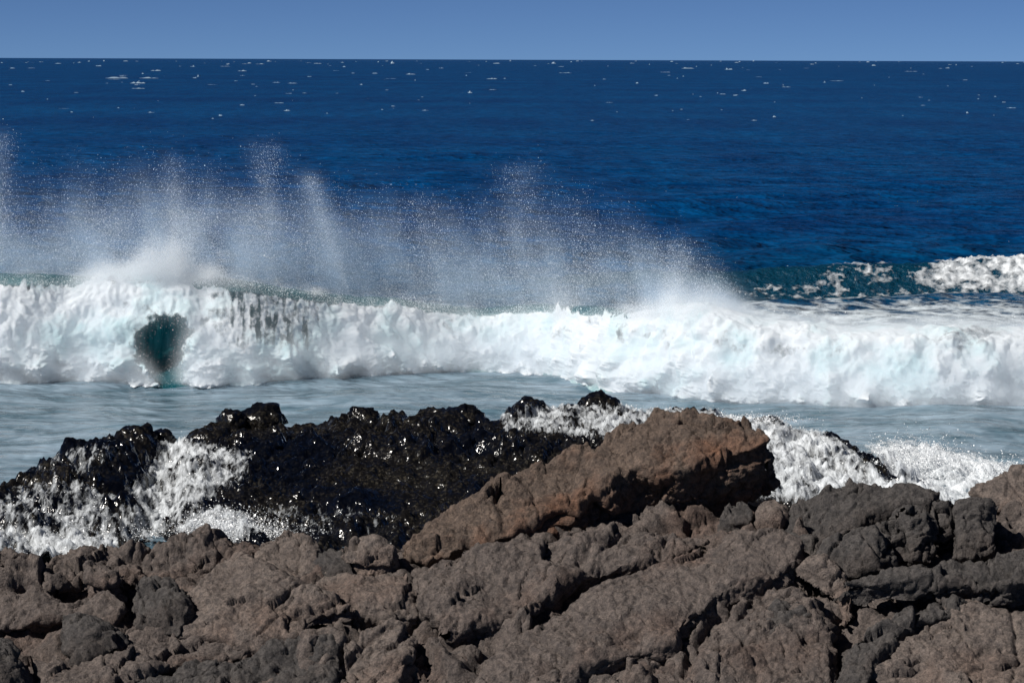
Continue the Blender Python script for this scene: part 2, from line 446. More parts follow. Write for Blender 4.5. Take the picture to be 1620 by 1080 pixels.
al = topfade * (1 - curt * (0.52 - 0.75 * streak))
al = al * sst(-hole, -6, 14)
thin = sst(fbm(V * np.array([0.45, 0.3, 0.8]), 3, 91), 0.05, 0.5) * (1 - sst(T, 0.35, 0.75))
al = al * (1 - 0.45 * thin)
alphaW = np.clip(al * 1.25, 0, 1.3)
keep = alphaW > 0.04
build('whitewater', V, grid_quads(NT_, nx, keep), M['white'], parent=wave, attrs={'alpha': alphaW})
foamV, foamA, foamT, foamPX = V, alphaW, T, ppx

# second, lower wave breaking further out on the right
xs2 = np.linspace(-4, 30, 340); off = np.linspace(-2.2, 9, 80)
b2 = at_z(np.array([600, 1000, 1150, 1350, 1500, 1620, 1900.]), np.array([455, 458, 468, 466, 464, 464, 462.]), 0.0)
yb2 = np.interp(xs2, b2[:, 0], b2[:, 1])
h2 = np.interp(810 + FPX * xs2 / (yb2 + 2.2), [700, 1000, 1150, 1300, 1450, 1620, 1900], [0.0, 0.75, 1.0, 1.25, 1.3, 1.55, 1.6])
prof2 = np.where(off < 2.2, sst(off, -1.6, 2.2), 1 - sst(off, 2.2, 8.6)) 
V2 = np.stack([np.repeat(xs2[None], len(off), 0), yb2[None] + off[:, None] + 0 * xs2[None], prof2[:, None] * h2[None] - 0.14], -1).reshape(-1, 3)
V2[:, 2] += (0.10 * fbm(V2 * np.array([0.7, 0.9, 0.7]), 4, 15) + 0.05 * fbm(V2 * 2.5, 3, 16)) * np.clip(np.repeat(prof2, len(xs2)) * 3, 0, 1)
p2x, p2y = project(V2)
wave2 = build('offshore_wave', V2, grid_quads(len(off), len(xs2)), M['wave2'], attrs={'aer': np.zeros(len(V2))})
tag(wave2, 'low dark teal wave further out at right with patchy foam on its crest', 'wave')
mk = np.maximum.reduce([
    0.95 * sst(poly_sdf(p2x, p2y, [(1440, 436), (1520, 405), (1700, 385), (1900, 390), (1900, 470), (1500, 462)]), -22, 14),
    0.48 * sst(poly_sdf(p2x, p2y, [(1300, 430), (1345, 408), (1400, 410), (1420, 440), (1370, 462), (1290, 462)]), -22, 18),
    0.38 * sst(poly_sdf(p2x, p2y, [(1160, 455), (1200, 450), (1500, 455), (1640, 460), (1640, 480), (1150, 475)]), -10, 10)])
lace = fbm(V2 * np.array([1.2, 1.6, 1.2]), 5, 25, mode='ridge')
a2 = mk + 0.62 * lace * sst(mk, 0.02, 0.3) - 0.24
V2f = V2.copy(); V2f[:, 2] += 0.03 + 0.16 * np.clip(a2, 0, 1) * (0.6 + fbm(V2 * 2.2, 3, 26, mode='billow'))
build('whitewater', V2f, grid_quads(len(off), len(xs2), a2 > 0.08), M['lace'], parent=wave2, attrs={'alpha': a2})

# residue foam drifting on the sea behind the breaker (right)
gx = np.linspace(3, 24, 300); gy = np.linspace(86, 124, 200)
GX, GY = np.meshgrid(gx, gy); P = np.stack([GX.ravel(), GY.ravel(), 0 * GX.ravel()], 1)
P[:, 2] = sea_waves(P[:, 0], P[:, 1], np.full(len(P), 0.35)) + 0.05
p3x, p3y = project(P)
mk = sst(poly_sdf(p3x, p3y, [(1110, 485), (1180, 472), (1400, 468), (1640, 470), (1900, 470), (1900, 560), (1160, 560)]), -14, 24)
lace = fbm(P * np.array([0.55, 0.9, 1]), 5, 27, mode='ridge')
a3 = mk * (0.5 + 0.6 * lace)
ybg = np.interp(P[:, 0], xs, yb)
a3 = np.where(P[:, 1] > ybg + 3.0, a3, 0)
fo = build('drifting_foam', P, grid_quads(len(gy), len(gx), a3 > 0.05), M['film'], attrs={'alpha': a3})
tag(fo, 'thin pale foam spread on the water behind the breaking wave at right', 'foam', kind='stuff')

# far whitecaps
VV, FF = [], []
for k in range(300):
    py = 97 + 95 * rng.random() ** 2.6
    px = rng.uniform(-250, 1870)
    if k < 16: px, py = rng.normal([200, 235, 515, 1120][k % 4], 40), rng.normal([125, 130, 150, 150][k % 4], 4)
    c = at_z(px, py, 0.0)[0]
    sc = c[1] / FPX
    w = np.clip(sc * rng.gamma(1.6, 4.2), 0.3, 16); hgt = sc * rng.gamma(2.5, 0.42) + 0.03; dpt = w * 0.5
    if k < 3: px, py = [(185, 124), (236, 124), (218, 132)][k]; c = at_z(px, py, 0.0)[0]; sc = c[1] / FPX; w = sc * [36, 30, 24][k]; hgt = sc * 3.0; dpt = w * 0.4
    nseg = 9; b0 = len(VV)
    prf = np.abs(rng.normal(0.6, 0.35, nseg)) * np.sin(np.linspace(0.15, 3.0, nseg))
    for i in range(nseg):
        xx = c[0] + w * (i / (nseg - 1) - 0.5)
        hh = hgt * max(prf[i], 0.05)
        VV += [(xx, c[1] - dpt * 0.5, -0.1), (xx, c[1] - dpt * 0.1, hh), (xx, c[1] + dpt * 0.5, -0.1)]
    for i in range(nseg - 1):
        a = b0 + 3 * i
        FF += [(a, a + 3, a + 4, a + 1), (a + 1, a + 4, a + 5, a + 2)]
wc = build('whitecaps', VV, FF, M['cap'])
tag(wc, 'small white caps scattered over the far blue sea', 'whitecaps', kind='stuff')

# ------------------------------------------------------------------ black wet reef
RX = np.linspace(-15.5, 15.5, 680); RY = np.linspace(56.5, 77, 410)
GX, GY = np.meshgrid(RX, RY); X, Y = GX.ravel(), GY.ravel()
cr = np.array([(-250, 800, 66), (0, 757, 66.5), (40, 738, 67), (110, 700, 68.5), (150, 690, 69), (200, 682, 69), (270, 686, 69.5), (300, 674, 70), (350, 665, 71), (420, 660, 71.5),
               (470, 662, 71.5), (560, 652, 71.5), (640, 650, 71.5), (700, 648, 71.5), (750, 656, 71), (800, 648, 71.5), (840, 634, 72), (900, 634, 72.5), (950, 630, 73), (1000, 640, 73),
               (1060, 642, 73), (1130, 650, 72.5), (1200, 660, 72), (1290, 672, 71.5), (1340, 690, 70.5), (1380, 712, 69.5), (1420, 742, 68.5), (1470, 775, 68), (1600, 800, 67), (1900, 830, 66)], float)
C3 = at_dist(cr[:, 0], cr[:, 1], cr[:, 2])
yc_r = np.interp(X, C3[:, 0], C3[:, 1]); zc_r = np.interp(X, C3[:, 0], C3[:, 2])
dF = yc_r - Y
front = zc_r - (zc_r + 0.08) * np.clip(dF / 14.5, 0, 1.4) ** 1.1
back = zc_r - 0.9 * np.maximum(-dF, 0) ** 1.1
Z = np.where(dF > 0, front, back)
R0 = np.stack([X, Y, Z], 1); rpx, rpy = project(R0)
P3 = np.stack([X, Y, 0 * X], 1)
wp = P3 + 0.35 * np.stack([fbm(P3 * 0.8, 2, 3), fbm(P3 * 0.8, 2, 4), 0 * X], 1)
f1, f2, cid, _o = worley(wp * np.array([0.75, 0.5, 1]), 11)
g1, g2, gid, _o = worley(wp * np.array([2.4, 1.7, 1]) + 5, 12)
k1, k2, kid, _o = worley(wp * np.array([5.5, 4.2, 1]) + 9, 18)
plates = 0.30 * (cid - 0.5) * sst(f2 - f1, 0, 0.25) + 0.20 * sst(f2 - f1, 0, 0.3)
lumps = 0.13 * (gid - 0.5) * sst(g2 - g1, 0.0, 0.5) + 0.15 * (sst(g2 - g1, 0, 0.45) - 0.7)
wp3 = P3 + 0.08 * np.stack([fbm(P3 * 4, 2, 43), fbm(P3 * 4, 2, 44), 0 * X], 1)
rough = 0.12 * fbm(P3 * 1.3, 3, 6) + 0.075 * fbm(wp3 * 3.2, 3, 8, mode='billow', gain=0.6) + 0.055 * (sst(k2 - k1, 0, 0.4) - 0.6) + 0.05 * (kid - 0.5) * sst(k2 - k1, 0, 0.5)
# ropy arcs on the left centre of the main reef
rad = np.sqrt(((rpx - 640) / 1.0) ** 2 + ((rpy - 940) * 1.55) ** 2) + 14 * fbm(P3 * 0.9, 3, 14)
ropez = np.exp(-(((rpx - 430) / 150) ** 2 + ((rpy - 745) / 45) ** 2))
ropes = 0.10 * ropez * np.abs(np.sin(rad / 5.0))
smooth_zone = np.exp(-(((rpx - 640) / 150) ** 2 + ((rpy - 775) / 45) ** 2))
D = (plates + lumps) * (1 - 0.75 * smooth_zone) * (1 - 0.6 * ropez) + rough * (1 - 0.35 * smooth_zone) + ropes
chan = line_dist(rpx, rpy, [(272, 690), (262, 740), (250, 780), (240, 830), (230, 880)])
D -= 0.42 * np.exp(-(chan / 34) ** 2)
lobe = np.exp(-(((rpx - 140) / 95) ** 2 + ((rpy - 735) / 42) ** 2)); D += 0.05 * lobe
for ln, dpth in (([(500, 806), (560, 803), (610, 812), (650, 825)], 0.22), ([(600, 752), (640, 758), (700, 768), (740, 778)], 0.2), ([(700, 690), (790, 700), (880, 730)], 0.2)):
    D -= dpth * np.exp(-(line_dist(rpx, rpy, ln) / 5) ** 2)
D += 0.25 * np.exp(-(((rpx - 860) / 60) ** 2 + ((rpy - 725) / 25) ** 2))
crest = np.exp(-((dF - 0.2) / 0.9) ** 2)
D = D - 0.17 * np.exp(-(dF / 3.0) ** 2)
D = D - 0.55 * crest * (rough + 0.6 * lumps)
Zr = Z + D * np.clip((Z + 0.9) / 0.9, 0.25, 1)
Zr = np.maximum(Zr, -1.2)
reef = build('lava_reef', np.stack([X, Y, Zr], 1), grid_quads(len(RY), len(RX), Zr > -1.15), M['wet'])
tag(reef, 'long low wet black lava reef in front of the breaking wave', 'reef')

def boulder(px, py, dist, r, label, mat, seed, sq=(1, 1, 0.75)):
    c = at_dist(px, py, dist)[0] - np.array([0, 0, r * sq[2] * 0.75])
    nu, nv = 46, 24
    U, W = np.meshgrid(np.linspace(0, 2 * math.pi, nu), np.linspace(0.02, math.pi - 0.02, nv))
    D_ = np.stack([np.cos(U) * np.sin(W), np.sin(U) * np.sin(W), np.cos(W)], -1).reshape(-1, 3)
    fA, e_, _c = facets(D_ * 1.6 + seed, seed); 
    rr = r * (1 + 0.16 * fA + 0.22 * fbm(D_ * 1.5 + seed, 3, seed + 1) + 0.05 * fbm(D_ * 6 + seed, 2, seed + 2))
    o = build('boulder', c + D_ * rr[:, None] * np.array(sq), grid_quads(nv, nu), M[mat], origin=c)
    return tag(o, label, 'rock', None, 'thing')

for k_, (px, py, ds_, r_, lb) in enumerate([
    (368, 652, 71.2, 0.40, 'left one of two small black rocks standing on the reef crest'),
    (415, 648, 71.6, 0.55, 'right one of two small black rocks standing on the reef crest'),
    (215, 679, 69.2, 0.55, 'rounded black rock on top of the left end of the reef'),
    (256, 684, 69.6, 0.32, 'small round black rock beside the foaming channel in the reef'),
    (575, 649, 71.6, 0.45, 'low black rock on the reef crest near the middle of the calm water'),
    (735, 648, 71.4, 0.60, 'broad black rock on the reef crest left of the little waterfalls'),
    (836, 632, 72.2, 0.38, 'small wet black rock at the left end of the little waterfalls'),
    (946, 627, 73.0, 0.50, 'highest wet black rock above the little waterfalls')]):
    boulder(px, py, ds_, r_, lb, 'wet', 300 + 7 * k_)

# white water running over the reef and surging at its foot
R1 = np.stack([X, Y, np.maximum(Zr, 0.02)], 1); rpx, rpy = project(R1)
def reg(poly, s, a=-14, b=20): return s * sst(poly_sdf(rpx, rpy, poly), a, b)
mk = np.maximum.reduce([
    reg([(-200, 800), (0, 778), (60, 760), (110, 752), (170, 780), (235, 812), (215, 860), (150, 900), (-200, 930)], 0.50),
    reg([(-200, 840), (0, 830), (120, 835), (200, 850), (150, 930), (-200, 930)], 0.85),
    reg([(40, 750), (90, 715), (130, 700), (190, 700), (200, 720), (120, 760)], 0.36),
    reg([(255, 690), (290, 694), (400, 718), (390, 760), (330, 795), (285, 830), (240, 860), (205, 840), (215, 795), (200, 775), (240, 740)], 0.66),
    reg([(275, 845), (300, 812), (350, 800), (395, 815), (420, 850), (350, 870)], 0.8, -8, 14),
    reg([(400, 800), (520, 790), (640, 815), (600, 850), (420, 870)], 0.22, -20, 20),
    reg([(785, 655), (840, 640), (960, 634), (1040, 645), (1010, 690), (950, 705), (880, 690), (800, 690)], 0.50, -8, 12),
    reg([(940, 655), (1040, 648), (1020, 690), (960, 710), (940, 690)], 0.75, -6, 12),
    reg([(1000, 645), (1150, 652), (1230, 668), (1300, 684), (1360, 722), (1430, 780), (1300, 810), (1200, 790), (1190, 700), (1060, 690)], 0.92),
    reg([(1350, 700), (1440, 690), (1520, 712), (1640, 738), (1900, 760), (1900, 830), (1380, 830)], 1.05, -6, 24)])
gap = reg([(1325, 690), (1362, 698), (1395, 730), (1425, 765), (1400, 772), (1365, 730)], 1.0, -6, 10)
mk = mk * (1 - 0.9 * gap)
flow = fbm(np.stack([X * 3.4 + Y * 0.9, Y * 0.45, 0 * X], 1), 4, 33, gain=0.6, mode='ridge')
low = -D
al = mk + sst(mk, 0.05, 0.3) * (0.46 * flow + 0.45 * np.clip(low - low.mean(), -0.4, 0.4)) - 0.1
thick = 0.02 + 0.10 * np.clip(al, 0, 1) + 0.10 * sst(al, 0.6, 1.0) * np.maximum(fbm(P3 * 2.6, 4, 35, mode='billow'), -0.1)
surge = reg([(1370, 720), (1440, 690), (1520, 712), (1640, 738), (1900, 760), (1900, 850), (1380, 850)], 1.0, -10, 40)
thick += surge * np.maximum(0.12 + 0.22 * fbm(P3 * np.array([0.9, 0.9, 1]), 4, 36, mode='billow'), 0) + surge * 0.045 * fbm(P3 * 5, 3, 37)
Vf = np.stack([X, Y, np.maximum(Zr, 0.0) + thick], 1)
Vf[:, 1] -= 0.05 * fbm(P3 * 6, 2, 39)
rf = build('reef_foam', Vf, grid_quads(len(RY), len(RX), al > 0.1), M['stream'], attrs={'alpha': al})
tag(rf, 'white foaming water streaming down over the black reef and into the gully', 'foam', kind='stuff')
reefV, reefA = Vf, al

# ------------------------------------------------------------------ foreground lava: slabs and blocks
BASE0 = at_dist(810, 860, 32.4)[0]
def plane_normal(dip, side):
    a, b = math.radians(dip), math.radians(side)
    n = np.array([math.sin(b), -math.sin(a) * math.cos(b), math.cos(a) * math.cos(b)])
    return n / np.linalg.norm(n)
NB = plane_normal(26, 0)

def on_plane(px, py, p0, n):
    d = raydir(np.atleast_1d(px), np.atleast_1d(py))
    t = ((p0 - CAM) @ n) / (d @ n)
    return CAM + d * t[:, None]

def rock(name, label, poly, mat, up=0.2, dip=26, side=0, crown=0.04, rc=0.04, depth=0.7, lean=0.22, rough=1.0, ds=0.017, seed=1, cat='rock', group=None, back=None, lump=0.0, cracks=(), warp=1.0, parent=None, kind=None):
    P = np.array(poly, float)
    n = plane_normal(dip, side)
    c0 = on_plane(P[:, 0].mean(), P[:, 1].mean(), BASE0 + NB * up, NB)[0]
    W = on_plane(P[:, 0], P[:, 1], c0, n)
    e1 = np.cross(np.array([0, 1, 0]), n); e1 /= np.linalg.norm(e1); e2 = np.cross(n, e1)
    L = np.stack([(W - c0) @ e1, (W - c0) @ e2], 1)
    lo, hi = L.min(0) - depth * 0.95 - 0.05, L.max(0) + depth * 0.95 + 0.05
    na, nb = int((hi[0] - lo[0]) / ds) + 2, int((hi[1] - lo[1]) / ds) + 2
    A, Bq = np.meshgrid(np.linspace(lo[0], hi[0], na), np.linspace(lo[1], hi[1], nb))
    a, b = A.ravel(), Bq.ravel()
    q = np.stack([a, b, np.full(a.shape, seed * 3.7)], 1)
    warp = warp * min(1.0, math.sqrt(np.prod(L.max(0) - L.min(0))) / 1.0)
    wa = a + warp * (0.10 * fbm(q * 2.2, 2, seed) + 0.035 * fbm(q * 9, 3, seed + 1))
    wb = b + warp * (0.10 * fbm(q * 2.2 + 9, 2, seed + 2) + 0.035 * fbm(q * 9 + 9, 3, seed + 3))
    s = poly_sdf(wa, wb, L)
    S = s.reshape(nb, na)
    Sb = S
    for rr in (6, 6, 4):
        kk = np.ones(2 * rr + 1) / (2 * rr + 1)
        Sb = np.apply_along_axis(lambda c: np.convolve(np.pad(c, rr, 'edge'), kk, 'valid'), 0, Sb)
        Sb = np.apply_along_axis(lambda c: np.convolve(np.pad(c, rr, 'edge'), kk, 'valid'), 1, Sb)
    gb, ga = np.gradient(Sb, (hi[1] - lo[1]) / nb, (hi[0] - lo[0]) / na)
    glr = np.sqrt(ga ** 2 + gb ** 2).ravel()
    gl = np.maximum(np.sqrt(ga ** 2 + gb ** 2), 0.75)
    ga, gb = (ga / gl).ravel(), (gb / gl).ravel()
    tb = sst(-S, 0.0, 0.10)
    s = (S * (1 - tb) + Sb * tb).ravel()
    out = np.maximum(-s, 0)
    drop = np.where(s > 0, crown * np.exp(-s / rc), crown + out * 1.0)
    pa = a + ga * out * (1 - lean); pb = b + gb * out * (1 - lean)
    V = c0 + pa[:, None] * e1 + pb[:, None] * e2 - drop[:, None] * n
    # direction of relief: the slab normal on top, outwards on the walls
    wl_ = sst(out, 0.0, 0.12)
    dirv = n[None] * (1 - 0.75 * wl_)[:, None] - (ga * wl_)[:, None] * e1 - (gb * wl_)[:, None] * e2
    dirv /= np.linalg.norm(dirv, axis=1, keepdims=True) + 1e-9
    Vw = V + 0.05 * np.stack([fbm(V * 2.3 + seed, 3, seed + 20), fbm(V * 2.3 + seed, 3, seed + 21), fbm(V * 2.3 + seed, 3, seed + 22)], 1)
    A1, e1_, c1 = facets(Vw * np.array([1.7, 1.7, 2.6]) + seed, seed + 5)
    A2, e2_, c2 = facets(Vw * np.array([5.5, 5.5, 7.5]) + seed, seed + 6)
    g1, g2, gid, _o = worley(V * 15.0 + seed, seed + 16)
    rmask = sst(fbm(V * 0.9 + seed, 2, seed + 30), -0.25, 0.35)
    h = 0.11 * fbm(V * 1.4 + seed, 3, seed + 7) + 0.105 * A1 * (0.5 + 0.7 * rmask) + 0.036 * A2 * (0.35 + 0.9 * rmask)
    h += 0.017 * fbm(V * 15, 4, seed + 9, gain=0.6) - 0.045 * np.exp(-(e1_ / 0.05) ** 2) * rmask - 0.022 * np.exp(-(e2_ / 0.07) ** 2)
    h -= 0.016 * np.exp(-(g1 / 0.25) ** 2) * (gid > 0.6) * (0.4 + rmask)
    fz = np.stack([0.55 * V[:, 0] + 0.35 * V[:, 2] + 0.2 * V[:, 1], 2.4 * (V[:, 2] - 0.32 * V[:, 0]), V[:, 1] * 0.8], 1) + seed
    h -= 0.055 * np.exp(-(perlin(fz * 1.3 + 0.25 * fbm(V * 3, 2, seed + 41)[:, None], seed + 40) / 0.035) ** 2) * sst(perlin(V * 0.8 + seed, seed + 42), -0.05, 0.2)
    fy = np.stack([2.6 * (V[:, 0] + 0.3 * V[:, 2]), 0.6 * V[:, 2], V[:, 1] * 0.7], 1) + seed
    h -= 0.022 * np.exp(-(perlin(fy * 1.1 + 0.25 * fbm(V * 3, 2, seed + 44)[:, None], seed + 43) / 0.03) ** 2) * sst(perlin(V * 0.9 + seed, seed + 45), 0.0, 0.2)
    if lump:
        f1, f2, cid, _o = worley(Vw * 3.4 + seed, seed + 5)
        h += lump * 1.6 * (0.5 - 1.0 * f1 ** 1.5)
    px_, py_ = project(V)
    for ln, wid, dp in cracks:
        dl = line_dist(px_ + 4 * fbm(q * 5, 2, seed + 12), py_ + 4 * fbm(q * 5 + 7, 2, seed + 13), ln)
        h -= dp * np.exp(-(dl / wid) ** 2)
    V = V + dirv * (h * rough)[:, None]
    keep = (out < depth) & ((out < 0.08) | (glr > 0.82))
    Q = grid_quads(nb, na, keep)
    el = np.maximum.reduce([np.linalg.norm(V[Q[:, k_]] - V[Q[:, (k_ + 1) % 4]], axis=1) for k_ in range(4)])
    Q = Q[el < (0.26 if kind is None else 1.0)]
    o = build(name, V, Q, M[mat], origin=c0 - n * depth * 0.5, parent=parent)
    if kind: o['kind'] = kind
    else: tag(o, label, cat, group, 'thing')
    return o

# bedrock under everything
rock('bedrock', None, [(-520, 940), (-140, 925), (0, 905), (90, 885), (200, 880), (300, 868), (420, 866), (520, 854), (640, 848), (760, 825), (900, 790), (1010, 750), (1130, 745), (1200, 790), (1290, 790), (1400, 795), (1560, 800), (1680, 800), (1780, 790), (2150, 770), (2150, 1230), (-520, 1230)],
     'brown', up=-0.05, crown=0.2, rc=0.25, depth=0.9, lean=0.15, rough=1.9, ds=0.033, seed=3, lump=0.05, kind='structure')

